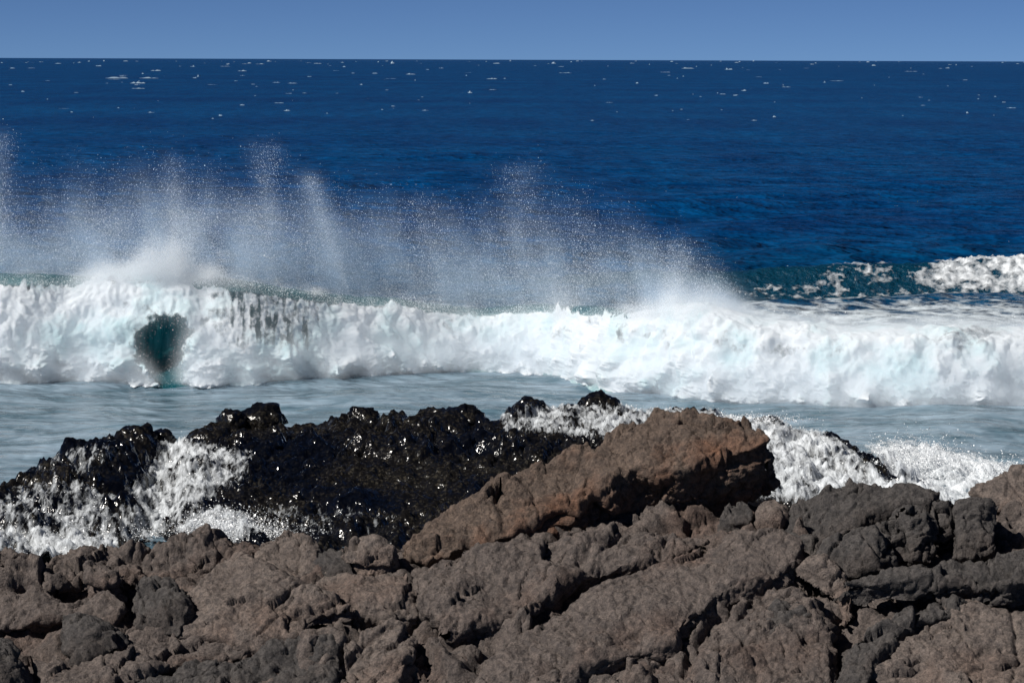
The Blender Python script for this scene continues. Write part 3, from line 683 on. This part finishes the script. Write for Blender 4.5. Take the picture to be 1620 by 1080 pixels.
G1 = 'brown lava blocks along the shore'
R = [
 # name, label, poly, mat, kwargs
 ('lava_ridge', 'long reddish brown lava ridge climbing to the highest peak in the centre', [(636, 868), (655, 838), (700, 803), (730, 790), (785, 752), (830, 738), (870, 725), (900, 712), (945, 700), (985, 676), (1020, 668), (1070, 690), (1080, 725), (1030, 738), (990, 748), (960, 770), (925, 790), (880, 800), (820, 835), (770, 850), (715, 860), (680, 880)], 'red', dict(up=0.34, dip=33, side=-4, seed=11, depth=0.8, cracks=(([(820, 850), (860, 825), (910, 805), (930, 800)], 9, 0.16), ([(780, 752), (790, 800), (800, 830)], 7, 0.06)))),
 ('lava_peak', 'blocky brown lava peak with a black shadowed right side, topmost rock of the shore', [(975, 700), (1000, 672), (1030, 650), (1046, 641), (1064, 654), (1088, 649), (1125, 655), (1170, 660), (1200, 674), (1216, 694), (1165, 712), (1128, 717), (1095, 738), (1040, 742), (1000, 742)], 'red', dict(up=0.64, dip=36, side=-6, crown=0.03, rc=0.03, seed=12, depth=0.8, lean=0.12, rough=1.1)),
 ('lava_shelf', 'brown pitted lava shelf under the ridge, left of the loose grey stones', [(650, 905), (700, 882), (770, 864), (850, 847), (940, 838), (1010, 833), (1080, 838), (1122, 848), (1085, 862), (1060, 880), (980, 886), (920, 905), (880, 930), (840, 955), (760, 975), (700, 985), (668, 950)], 'brown', dict(up=0.22, seed=13, depth=0.5, cracks=(([(920, 880), (940, 862), (990, 850)], 8, 0.1),))),
 ('lava_slab', 'broad diagonal brown lava slab across the centre foreground', [(725, 1100), (775, 1035), (840, 990), (890, 965), (920, 930), (990, 905), (1060, 882), (1110, 860), (1180, 840), (1235, 834), (1270, 850), (1262, 880), (1215, 905), (1170, 915), (1120, 945), (1075, 975), (1070, 1010), (1020, 1025), (965, 1035), (900, 1065), (850, 1100)], 'brown', dict(up=0.27, dip=25, side=-4, seed=14, depth=0.45, rough=0.85, cracks=(([(975, 922), (1010, 920), (1050, 905)], 4, 0.05),))),
 ('lava_slab', 'lumpy brown lava slab at the bottom edge below the broad diagonal slab', [(840, 1110), (960, 1044), (1060, 1026), (1098, 990), (1145, 945), (1195, 918), (1250, 930), (1295, 965), (1318, 1010), (1325, 1110)], 'brown', dict(up=0.13, dip=27, side=-3, seed=15, depth=0.5, lump=0.03, rough=1.15, cracks=(([(1085, 1060), (1100, 1020), (1120, 985), (1165, 950)], 9, 0.16),))),
 ('lava_block', 'brown lava block right of the loose grey stones, against the surf', [(1236, 838), (1246, 795), (1268, 774), (1330, 770), (1346, 752), (1388, 760), (1402, 772), (1440, 768), (1482, 784), (1470, 802), (1390, 812), (1345, 830), (1320, 850), (1290, 870), (1258, 862)], 'grey', dict(up=0.30, dip=36, side=-3, seed=16, depth=0.6, lump=0.03)),
 ('lava_block', 'dark grey boulder-like lava block with a tilted top beside the brown triangular face', [(1272, 888), (1300, 862), (1352, 832), (1380, 828), (1390, 870), (1388, 894), (1330, 910), (1285, 900)], 'grey', dict(up=0.36, dip=46, side=-12, seed=17, depth=0.5, crown=0.05)),
 ('lava_column', 'narrow dark grey lava column, second from the left in the right-hand cliff', [(1394, 824), (1425, 816), (1436, 850), (1440, 884), (1400, 888)], 'grey', dict(up=0.32, dip=62, side=-8, seed=18, depth=0.35, crown=0.03, rc=0.04)),
 ('lava_column', 'wide dark grey lava column in the middle of the right-hand cliff', [(1430, 812), (1466, 808), (1474, 850), (1472, 886), (1442, 886)], 'grey', dict(up=0.37, dip=60, side=4, seed=19, depth=0.4, crown=0.03, rc=0.04)),
 ('lava_column', 'short dark lava column above the rubble in the right-hand cliff', [(1476, 798), (1500, 794), (1506, 846), (1480, 852)], 'grey', dict(up=0.30, dip=60, side=-10, seed=20, depth=0.35, crown=0.03, rc=0.04)),
 ('lava_column', 'broadest dark grey lava column at the right end of the cliff', [(1506, 786), (1566, 780), (1580, 800), (1576, 868), (1540, 886), (1510, 884)], 'grey', dict(up=0.36, dip=56, side=-4, seed=62, depth=0.45, crown=0.04, rc=0.05)),
 ('lava_ledge', 'jutting grey lava ledge with dark hollows under it at the right edge', [(1338, 912), (1400, 894), (1500, 888), (1580, 880), (1700, 876), (1700, 908), (1600, 918), (1500, 914), (1430, 918), (1384, 920)], 'grey', dict(up=0.46, dip=22, side=0, seed=23, depth=0.30, lean=0.05, crown=0.04)),
 ('lava_block', 'brown triangular lava face over the black cleft at right', [(1266, 898), (1298, 884), (1338, 908), (1348, 930), (1338, 982), (1322, 948), (1300, 922)], 'pale', dict(up=0.26, dip=50, side=-8, seed=24, depth=0.4, crown=0.03)),
 ('lava_slab', 'flat pale brown lava slab in the bottom right corner', [(1402, 1004), (1462, 972), (1530, 947), (1592, 956), (1700, 985), (1700, 1120), (1350, 1120), (1372, 1040)], 'pale', dict(up=0.22, dip=24, side=-3, seed=25, depth=0.4, rough=0.75, cracks=(([(1600, 960), (1606, 990), (1612, 1030), (1600, 1090)], 4, 0.07),))),
 ('lava_ridge', 'knobbly grey lava rim curving along the flat corner slab', [(1332, 1110), (1345, 1032), (1370, 992), (1440, 957), (1500, 934), (1562, 932), (1545, 946), (1452, 974), (1402, 1004), (1376, 1046), (1358, 1110)], 'grey', dict(up=0.33, dip=26, seed=26, depth=0.35, lump=0.05)),
 ('lava_block', 'low dark lava block wedged between the smooth slab and the small pale knob', [(494, 888), (502, 868), (525, 862), (548, 868), (556, 890), (566, 905), (520, 905)], 'grey', dict(up=0.14, dip=32, seed=51, depth=0.5, rough=0.7)),
 ('lava_outcrop', 'layered brown lava outcrop rising at the right edge against the surf', [(1530, 776), (1578, 757), (1602, 732), (1640, 712), (1720, 690), (1720, 820), (1600, 800), (1560, 790)], 'pale', dict(up=0.12, dip=34, side=-14, seed=27, depth=0.7)),
 ('boulder', 'small pale brown rock knob between the left slabs and the long ridge', [(538, 868), (560, 850), (590, 842), (614, 850), (626, 868), (614, 884), (575, 882)], 'pale', dict(up=0.30, dip=34, seed=28, depth=0.4, rough=0.55)),
 ('lava_slab', 'smooth pale brown lava slab left of the small knob', [(398, 868), (430, 844), (465, 840), (500, 864), (508, 888), (560, 902), (640, 904), (660, 930), (650, 965), (560, 960), (500, 938), (430, 922), (395, 900)], 'pale', dict(up=0.14, dip=27, side=-3, seed=29, depth=0.5, cracks=(([(480, 915), (500, 908), (530, 912)], 4, 0.06),))),
 ('lava_slab', 'large pale brown lava slab leaning over the black square hollow', [(300, 930), (340, 888), (372, 862), (400, 870), (430, 902), (500, 926), (545, 946), (540, 956), (490, 962), (474, 1000), (420, 1014), (330, 1000), (285, 1000), (262, 985)], 'pale', dict(up=0.24, dip=28, side=-4, seed=30, depth=0.45)),
 ('lava_bank', 'rough brown lava bank along the foam at the left edge', [(-80, 890), (0, 880), (30, 872), (60, 886), (95, 866), (150, 862), (200, 864), (250, 850), (300, 838), (350, 846), (398, 852), (395, 872), (340, 886), (300, 910), (270, 905), (180, 915), (60, 935), (-80, 940)], 'brown', dict(up=0.14, dip=30, seed=31, depth=0.7, lump=0.05, rough=1.45)),
 ('lava_block', 'squarish brown lava block in the rough left bank', [(138, 897), (160, 888), (186, 888), (182, 915), (162, 926), (140, 916)], 'brown', dict(up=0.30, dip=36, side=-12, seed=32, depth=0.3, crown=0.03, rc=0.03)),
 ('boulder', 'dark grey rounded boulder above the large leaning slab at left', [(202, 930), (228, 904), (268, 898), (286, 925), (298, 955), (268, 985), (218, 980), (206, 955)], 'grey', dict(up=0.34, dip=32, side=-8, seed=33, depth=0.45, crown=0.12, rc=0.14)),
 ('boulder', 'brown boulder with a dark broken corner, near the left edge', [(100, 972), (150, 965), (178, 990), (170, 1022), (122, 1030), (92, 1020)], 'grey', dict(up=0.33, dip=36, side=-14, seed=34, depth=0.4, crown=0.06, rc=0.07)),
 ('boulder', 'grey boulder cut by the left edge beside a black cleft', [(-60, 1000), (14, 1003), (26, 1036), (12, 1075), (-60, 1100)], 'grey', dict(up=0.5, dip=34, side=-6, seed=35, depth=0.6, crown=0.08, rc=0.09)),
 ('lava_slab', 'brown lava slab in the bottom left corner right of the black cleft', [(36, 1120), (62, 1052), (104, 1032), (170, 1036), (250, 1026), (262, 1052), (170, 1100), (160, 1120)], 'brown', dict(up=0.20, dip=30, seed=36, depth=0.4, lump=0.04)),
 ('lava_slab', 'rough grey lava slab along the bottom edge under the square hollow', [(150, 1120), (230, 1062), (300, 1048), (380, 1034), (470, 1012), (536, 1012), (544, 1120)], 'grey', dict(up=0.16, dip=27, seed=37, depth=0.4, lump=0.035, rough=1.2)),
 ('lava_block', 'upright brown lava block between the two black hollows at the bottom', [(548, 1120), (550, 1015), (590, 985), (620, 975), (646, 985), (660, 1005), (640, 1050), (634, 1120)], 'pale', dict(up=0.22, dip=34, seed=38, depth=0.5)),
 ('boulder', 'small wedge-shaped boulder lying in the black hollow', [(702, 1030), (738, 1014), (762, 1028), (746, 1050), (712, 1046)], 'brown', dict(up=0.04, dip=34, seed=39, depth=0.3, crown=0.05)),
 ('lava_shelf', 'brown lumpy lava shelf left of the dark boulder, at the left edge', [(-80, 945), (60, 932), (112, 946), (172, 930), (204, 958), (186, 985), (100, 966), (40, 978), (-80, 1000)], 'brown', dict(up=0.18, dip=28, seed=40, depth=0.4, lump=0.04)),
 ('lava_shelf', 'brown lava shelf below the dark rounded boulder', [(180, 1030), (200, 990), (262, 990), (330, 1005), (420, 1018), (380, 1030), (300, 1044), (230, 1052)], 'brown', dict(up=0.14, dip=28, seed=41, depth=0.4, lump=0.04)),
 ('boulder', 'angular grey stone in the gap right under the peak', [(1142, 815), (1150, 796), (1172, 790), (1192, 804), (1186, 820), (1160, 822)], 'grey', dict(up=0.2, dip=30, side=-10, seed=42, depth=0.3, crown=0.05)),
 ('boulder', 'tan-topped stone in the gap beside the brown block', [(1198, 806), (1206, 790), (1228, 787), (1238, 800), (1234, 826), (1204, 822)], 'pale', dict(up=0.24, dip=34, side=-8, seed=43, depth=0.3, crown=0.05)),
 ('boulder', 'rounded grey knob at the bottom edge in front of the corner rim', [(1284, 1062), (1300, 1046), (1314, 1058), (1318, 1110), (1286, 1110)], 'grey', dict(up=0.26, dip=38, side=-6, seed=44, depth=0.3, crown=0.07, rc=0.07)),
 ('boulder', 'rounded lava lump on the lumpy slab above the bottom edge', [(1200, 970), (1224, 944), (1262, 942), (1292, 966), (1296, 996), (1250, 1000), (1212, 992)], 'grey', dict(up=0.27, dip=32, side=-5, seed=45, depth=0.35, crown=0.09, rc=0.1)),
]
for nm, lb, poly, mt, kw in R:
    rock(nm, lb, poly, mt, **kw)

# ------------------------------------------------------------------ spray: drops and mist
def tetra_drops(name, P, size, label, cat):
    n = len(P)
    q = rng.normal(size=(n, 4, 3)); q /= np.linalg.norm(q, axis=2, keepdims=True)
    q[:, 3] = -(q[:, 0] + q[:, 1] + q[:, 2]); q[:, 3] /= np.linalg.norm(q[:, 3], axis=1, keepdims=True) + 1e-6
    V = (P[:, None] + q * size[:, None, None]).reshape(-1, 3)
    b = np.arange(n)[:, None] * 4
    F = np.concatenate([b + np.array([[0, 1, 2]]), b + np.array([[0, 1, 3]]), b + np.array([[1, 2, 3]]), b + np.array([[0, 2, 3]])])
    o = build(name, V, F, M['drop'], smooth=False)
    return tag(o, label, cat, kind='stuff')

# particles thrown off the whitewater surface
w = np.clip(foamA, 0, 1) * (0.4 + 0.6 * foamT) + 0.5 * ((foamT < 0.25) & (foamA > 0.05))
w = w / w.sum()
idx = rng.choice(len(foamV), 260000, p=w)
fr = foamV[idx] + rng.normal(size=(len(idx), 3)) * np.array([0.12, 0.16, 0.13]) + np.abs(rng.normal(size=(len(idx), 1))) * np.array([[0.0, -0.08, 0.14]])
# hollow edge drops
hidx = np.where((foamPX > 195) & (foamPX < 310) & (foamA > 0.05) & (foamA < 0.9) & (foamT > 0.1))[0]
hp = foamV[rng.choice(hidx, 4500)] + rng.normal(size=(4500, 3)) * np.array([0.22, 0.12, 0.22])
# splashes thrown above the crest
def splash(px, py, dist, n, w, h):
    c = at_dist(px, py, dist)[0]
    nr_ = 46; ray = rng.integers(0, nr_, n); ax = rng.normal(0, 1, nr_); tp = rng.gamma(2.2, 0.55, nr_); x0_ = rng.normal(0, 0.7, nr_)
    f_ = rng.random(n) ** 0.75
    hh = f_ * tp[ray] * h * (1.25 - 0.25 * np.abs(ax[ray])) + np.abs(rng.normal(0, 0.12, n)) * h
    return np.stack([c[0] + x0_[ray] * w + f_ * ax[ray] * w * 0.6 + rng.normal(0, 0.09, n) * (1 + f_) + hh * 0.12, c[1] + rng.normal(0, 0.35, n), c[2] + hh], 1)
yl = lambda px: np.interp((px - 810) / FPX * 90, xs, yc)
sp = np.concatenate([splash(262, 440, yl(262) - 0.6, 20000, 0.62, 0.62), splash(215, 446, yl(215) - 0.5, 8000, 0.7, 0.34), splash(1066, 500, yl(1066), 12000, 0.6, 0.45), splash(1120, 505, yl(1120), 6000, 0.5, 0.25), splash(330, 440, yl(330) - .5, 3000, 0.25, 0.16), splash(500, 466, yl(500) - .4, 900, 0.08, 0.1)])
for _k in range(90):
    bpx = rng.uniform(-60, 1180); bh = rng.gamma(1.5, 0.09)
    bz = np.interp(bpx, crest_px, crest_py) + 14
    sp = np.concatenate([sp, splash(bpx, bz, yl(bpx) - 0.5, int(250 + 2500 * bh), 0.16 + bh, bh)])
# wind-blown mist above the crest
nm = 700000
plx = rng.uniform(-60, 1150, nm)
gate = 0.62 + 0.45 * fbm(np.stack([plx / 70, 0 * plx, 0 * plx], 1), 4, 101)
amp = np.interp(plx, [-60, 20, 100, 200, 300, 420, 500, 700, 830, 900, 1000, 1110], [1.2, 0.95, 0.85, 1.0, 1.15, 1.25, 1.15, 1.15, 1.15, 1.05, 0.85, 0.4])
ok = rng.random(nm) < np.clip(gate, 0.12, 1.0)
plx, amp = plx[ok], amp[ok]
hh = rng.gamma(1.9, 0.72, len(plx)) * amp * np.clip(1 + 0.45 * fbm(np.stack([plx / 130, 0 * plx, 0 * plx + 5], 1), 4, 103), 0.4, 1.6)
top_ = rng.uniform(2.6, 4.3, len(plx)); hh = np.where(hh > top_, rng.gamma(1.6, 0.6, len(hh)), hh)
x0 = (plx - 810) / FPX * 94; y0 = np.interp(x0, xs, yc); z0 = np.interp(x0, xs, cz)
mist = np.stack([x0 - hh * 0.38 + rng.normal(0, 0.25, len(hh)), y0 + 0.3 + hh * 0.55 + np.abs(rng.normal(0, 0.8, len(hh))), z0 - 0.25 + hh], 1)
jets = []
for px, top, wd, n, slope in ((10, 2.9, 0.22, 12000, -0.05), (430, 2.9, 0.26, 14000, -0.05), (440, 1.8, 0.5, 9000, -0.2), (548, 2.4, 0.14, 15000, -0.36), (395, 1.6, 0.35, 12000, 0.05), (825, 3.0, 0.40, 15000, -0.02), (690, 2.2, 0.6, 9000, -0.12), (150, 1.4, 0.8, 14000, 0.1), (1090, 1.3, 0.5, 12000, -0.5), (300, 1.4, 0.5, 12000, 0.1)):
    h = top * rng.random(n) ** 0.8 * 1.5
    xj = (px - 810) / FPX * 93 + slope * h + rng.normal(0, 1, n) * wd * (0.35 + 0.5 * h / top)
    jets.append(np.stack([xj, np.interp(xj, xs, yc) + 0.4 + 0.35 * h + rng.normal(0, 0.3, n), np.interp(xj, xs, cz) + h], 1))
jets = np.concatenate(jets)[::3]

sel = rng.random(len(fr)) < 0.1
md_ = mist[rng.random(len(mist)) < 0.02]
drops = np.concatenate([fr[sel], hp, sp[rng.random(len(sp)) < 0.45], md_])
size = rng.gamma(2.0, 0.0026, len(drops)) + 0.003
size[-len(md_):] = rng.gamma(1.6, 0.0021, len(md_)) + 0.0022
tetra_drops('spray_drops', drops, size, 'white droplets flying around the breaking wave', 'spray')

# the finest grain of the blown spray: a cloud of small round drops
fine_p = np.concatenate([mist[rng.random(len(mist)) < 0.42], jets[::3], jets[::3] + rng.normal(size=jets[::3].shape) * 0.25, sp + rng.normal(size=sp.shape) * 0.1, fr[rng.random(len(fr)) < 0.3]])
me = bpy.data.meshes.new('fine_spray'); me.vertices.add(len(fine_p)); me.vertices.foreach_set('co', fine_p.astype(np.float32).ravel())
ra = me.attributes.new('rad', 'FLOAT', 'POINT'); ra.data.foreach_set('value', (rng.gamma(1.6, 0.0014, len(fine_p)) + 0.0017).astype(np.float32))
me.materials.append(M['drop'])
fs = bpy.data.objects.new('fine_spray', me); col.objects.link(fs)
tag(fs, 'fine grainy spray blown up and back from the wave crest', 'spray', kind='stuff')
ng = bpy.data.node_groups.new('spray_points', 'GeometryNodeTree')
ng.interface.new_socket('Geometry', in_out='INPUT', socket_type='NodeSocketGeometry'); ng.interface.new_socket('Geometry', in_out='OUTPUT', socket_type='NodeSocketGeometry')
a_, b_ = ng.nodes.new('NodeGroupInput'), ng.nodes.new('NodeGroupOutput')
mp = ng.nodes.new('GeometryNodeMeshToPoints'); at_ = ng.nodes.new('GeometryNodeInputNamedAttribute'); at_.data_type = 'FLOAT'; at_.inputs[0].default_value = 'rad'
mt_ = ng.nodes.new('GeometryNodeSetMaterial'); mt_.inputs['Material'].default_value = M['drop']
ng.links.new(a_.outputs[0], mp.inputs['Mesh']); ng.links.new(at_.outputs[0], mp.inputs['Radius']); ng.links.new(mp.outputs[0], mt_.inputs[0]); ng.links.new(mt_.outputs[0], b_.inputs[0])
fs.modifiers.new('points', 'NODES').node_group = ng

# splash drops at the reef
ri = rng.choice(np.where(reefA > 0.45)[0], 6000)
rd = reefV[ri] + np.abs(rng.normal(size=(len(ri), 3))) * np.array([0, 0, 0.07]) + rng.normal(size=(len(ri), 3)) * np.array([0.06, 0.06, 0.02])
def surf_splash(px, py, z, n, w, h):
    c = at_z(px, py, z)[0]; q = np.abs(rng.normal(0, 1, n))
    return np.stack([c[0] + rng.normal(0, w, n), c[1] + rng.normal(0, 0.4, n), z + q * h], 1)
rd = np.concatenate([rd, surf_splash(1450, 735, 0.3, 5000, 0.55, 0.28), surf_splash(1400, 760, 0.3, 2500, 0.5, 0.2), surf_splash(1580, 755, 0.15, 4500, 0.9, 0.2), surf_splash(355, 850, 0.1, 6000, 0.5, 0.24), surf_splash(420, 850, 0.1, 2500, 0.6, 0.15), surf_splash(100, 850, 0.1, 3000, 1.0, 0.15), surf_splash(1190, 665, 1.2, 1500, 0.6, 0.06)])
tetra_drops('surf_drops', rd, rng.gamma(3, 0.003, len(rd)) + 0.003, 'white droplets splashing over the black reef', 'spray')

# mist volume from the same particles
mn = np.array([-19.5, 80.0, -0.2]); mx = np.array([19.5, 104.0, 9.2])
res = np.array([230, 96, 66])
allp = np.concatenate([mist, jets]); 
H, _ = np.histogramdd(allp, bins=res, range=list(zip(mn, mx)))
Hs, _ = np.histogramdd(np.concatenate([sp, sp]), bins=res, range=list(zip(mn, mx)))
fT = foamT[idx]; fB = np.interp(foamPX[idx], cpx, bore); fC = np.exp(-((foamPX[idx] - 430) / 85.0) ** 4)
fkeep = rng.random(len(fr)) < np.maximum(sst(fT, 0.12, 0.5), 0.75 * fB * sst(fT, -0.1, 0.3)) * (1 - 0.7 * fC * (1 - sst(fT, 0.5, 0.75)))
Hf, _ = np.histogramdd(fr[fkeep], bins=res, range=list(zip(mn, mx)))
def blur(A, it):
    A = np.pad(A, it)
    for _ in range(it):
        for ax in range(3):
            A = (np.roll(A, 1, ax) + 2 * A + np.roll(A, -1, ax)) / 4
    return A[it:-it, it:-it, it:-it]
vox = np.prod((mx - mn) / res)
DEN = blur(H, 3) * 0.66e-4 / vox
DENF = blur(Hs, 1) * 0.45e-4 / vox + blur(Hf, 1) * 6e-4 / vox
cen = [np.linspace(mn[i], mx[i], res[i]) for i in range(3)]
CX, CY, CZ = np.meshgrid(*cen, indexing='ij')
wob = fbm(np.stack([CX.ravel() * 1.3 + CZ.ravel() * 0.35, CY.ravel() * 0.5, CZ.ravel() * 0.35], 1), 4, 131).reshape(DEN.shape)
DEN = DEN * np.clip(1 + 1.1 * wob, 0.15, 2.2)
DEN[CZ < 0.12] = 0; DENF[CZ < 0.05] = 0
def mist_volume(name, label, DEN, colr):
    arr = DEN.transpose(2, 1, 0).ravel()
    me = bpy.data.meshes.new(name)
    pv = np.stack([CX.transpose(2, 1, 0).ravel(), CY.transpose(2, 1, 0).ravel(), CZ.transpose(2, 1, 0).ravel()], 1)
    me.vertices.add(len(arr)); me.vertices.foreach_set('co', pv.astype(np.float32).ravel())
    at = me.attributes.new('d', 'FLOAT', 'POINT'); at.data.foreach_set('value', arr.astype(np.float32))
    mo = bpy.data.objects.new(name, me); col.objects.link(mo)
    tag(mo, label, 'mist', kind='stuff')
    t = NT(name); t.n.remove(t.b)
    pvn = t.new('ShaderNodeVolumePrincipled'); pvn.inputs['Color'].default_value = (*colr, 1); pvn.inputs['Density'].default_value = 1.0
    pvn.inputs['Anisotropy'].default_value = 0.0
    t.link(pvn.outputs[0], t.out.inputs['Volume'])
    me.materials.append(t.m)
    ng = bpy.data.node_groups.new('mist_volume', 'GeometryNodeTree')
    ng.interface.new_socket('Geometry', in_out='INPUT', socket_type='NodeSocketGeometry'); ng.interface.new_socket('Geometry', in_out='OUTPUT', socket_type='NodeSocketGeometry')
    gi = ng.nodes.new('NodeGroupInput'); go = ng.nodes.new('NodeGroupOutput')
    vc = ng.nodes.new('GeometryNodeVolumeCube'); si = ng.nodes.new('GeometryNodeSampleIndex'); na_ = ng.nodes.new('GeometryNodeInputNamedAttribute')
    na_.data_type = 'FLOAT'; na_.inputs[0].default_value = 'd'; si.data_type = 'FLOAT'; si.domain = 'POINT'; si.clamp = True
    ps = ng.nodes.new('GeometryNodeInputPosition'); sx = ng.nodes.new('ShaderNodeSeparateXYZ'); ng.links.new(ps.outputs[0], sx.inputs[0])
    def gm(op, a, b):
        n = ng.nodes.new('ShaderNodeMath'); n.operation = op
        for s_, v_ in zip(n.inputs, (a, b)):
            if isinstance(v_, (int, float)): s_.default_value = v_
            else: ng.links.new(v_, s_)
        return n.outputs[0]
    ids = []
    for i in range(3):
        ids.append(gm('ROUND', gm('MULTIPLY', gm('SUBTRACT', sx.outputs[i], float(mn[i])), float((res[i] - 1) / (mx[i] - mn[i]))), 0.0))
    ix = gm('ADD', ids[0], gm('MULTIPLY', gm('ADD', ids[1], gm('MULTIPLY', ids[2], float(res[1]))), float(res[0])))
    ng.links.new(gi.outputs[0], si.inputs['Geometry']); ng.links.new(na_.outputs[0], si.inputs['Value']); ng.links.new(ix, si.inputs['Index'])
    ng.links.new(si.outputs[0], vc.inputs['Density'])
    vc.inputs['Min'].default_value = mn; vc.inputs['Max'].default_value = mx
    for i, k_ in enumerate(('Resolution X', 'Resolution Y', 'Resolution Z')): vc.inputs[k_].default_value = int(res[i])
    sm_ = ng.nodes.new('GeometryNodeSetMaterial'); sm_.inputs['Material'].default_value = t.m
    ng.links.new(vc.outputs[0], sm_.inputs[0]); ng.links.new(sm_.outputs[0], go.inputs[0])
    md = mo.modifiers.new('mist', 'NODES'); md.node_group = ng
    return mo

mist_volume('spray_mist', 'pale wind-blown mist rising off the crest of the breaking wave', DEN, (0.70, 0.85, 1.0))
mist_volume('surf_mist', 'white mist clinging to the tumbling front of the breaking wave', DENF, (0.85, 0.90, 0.945))
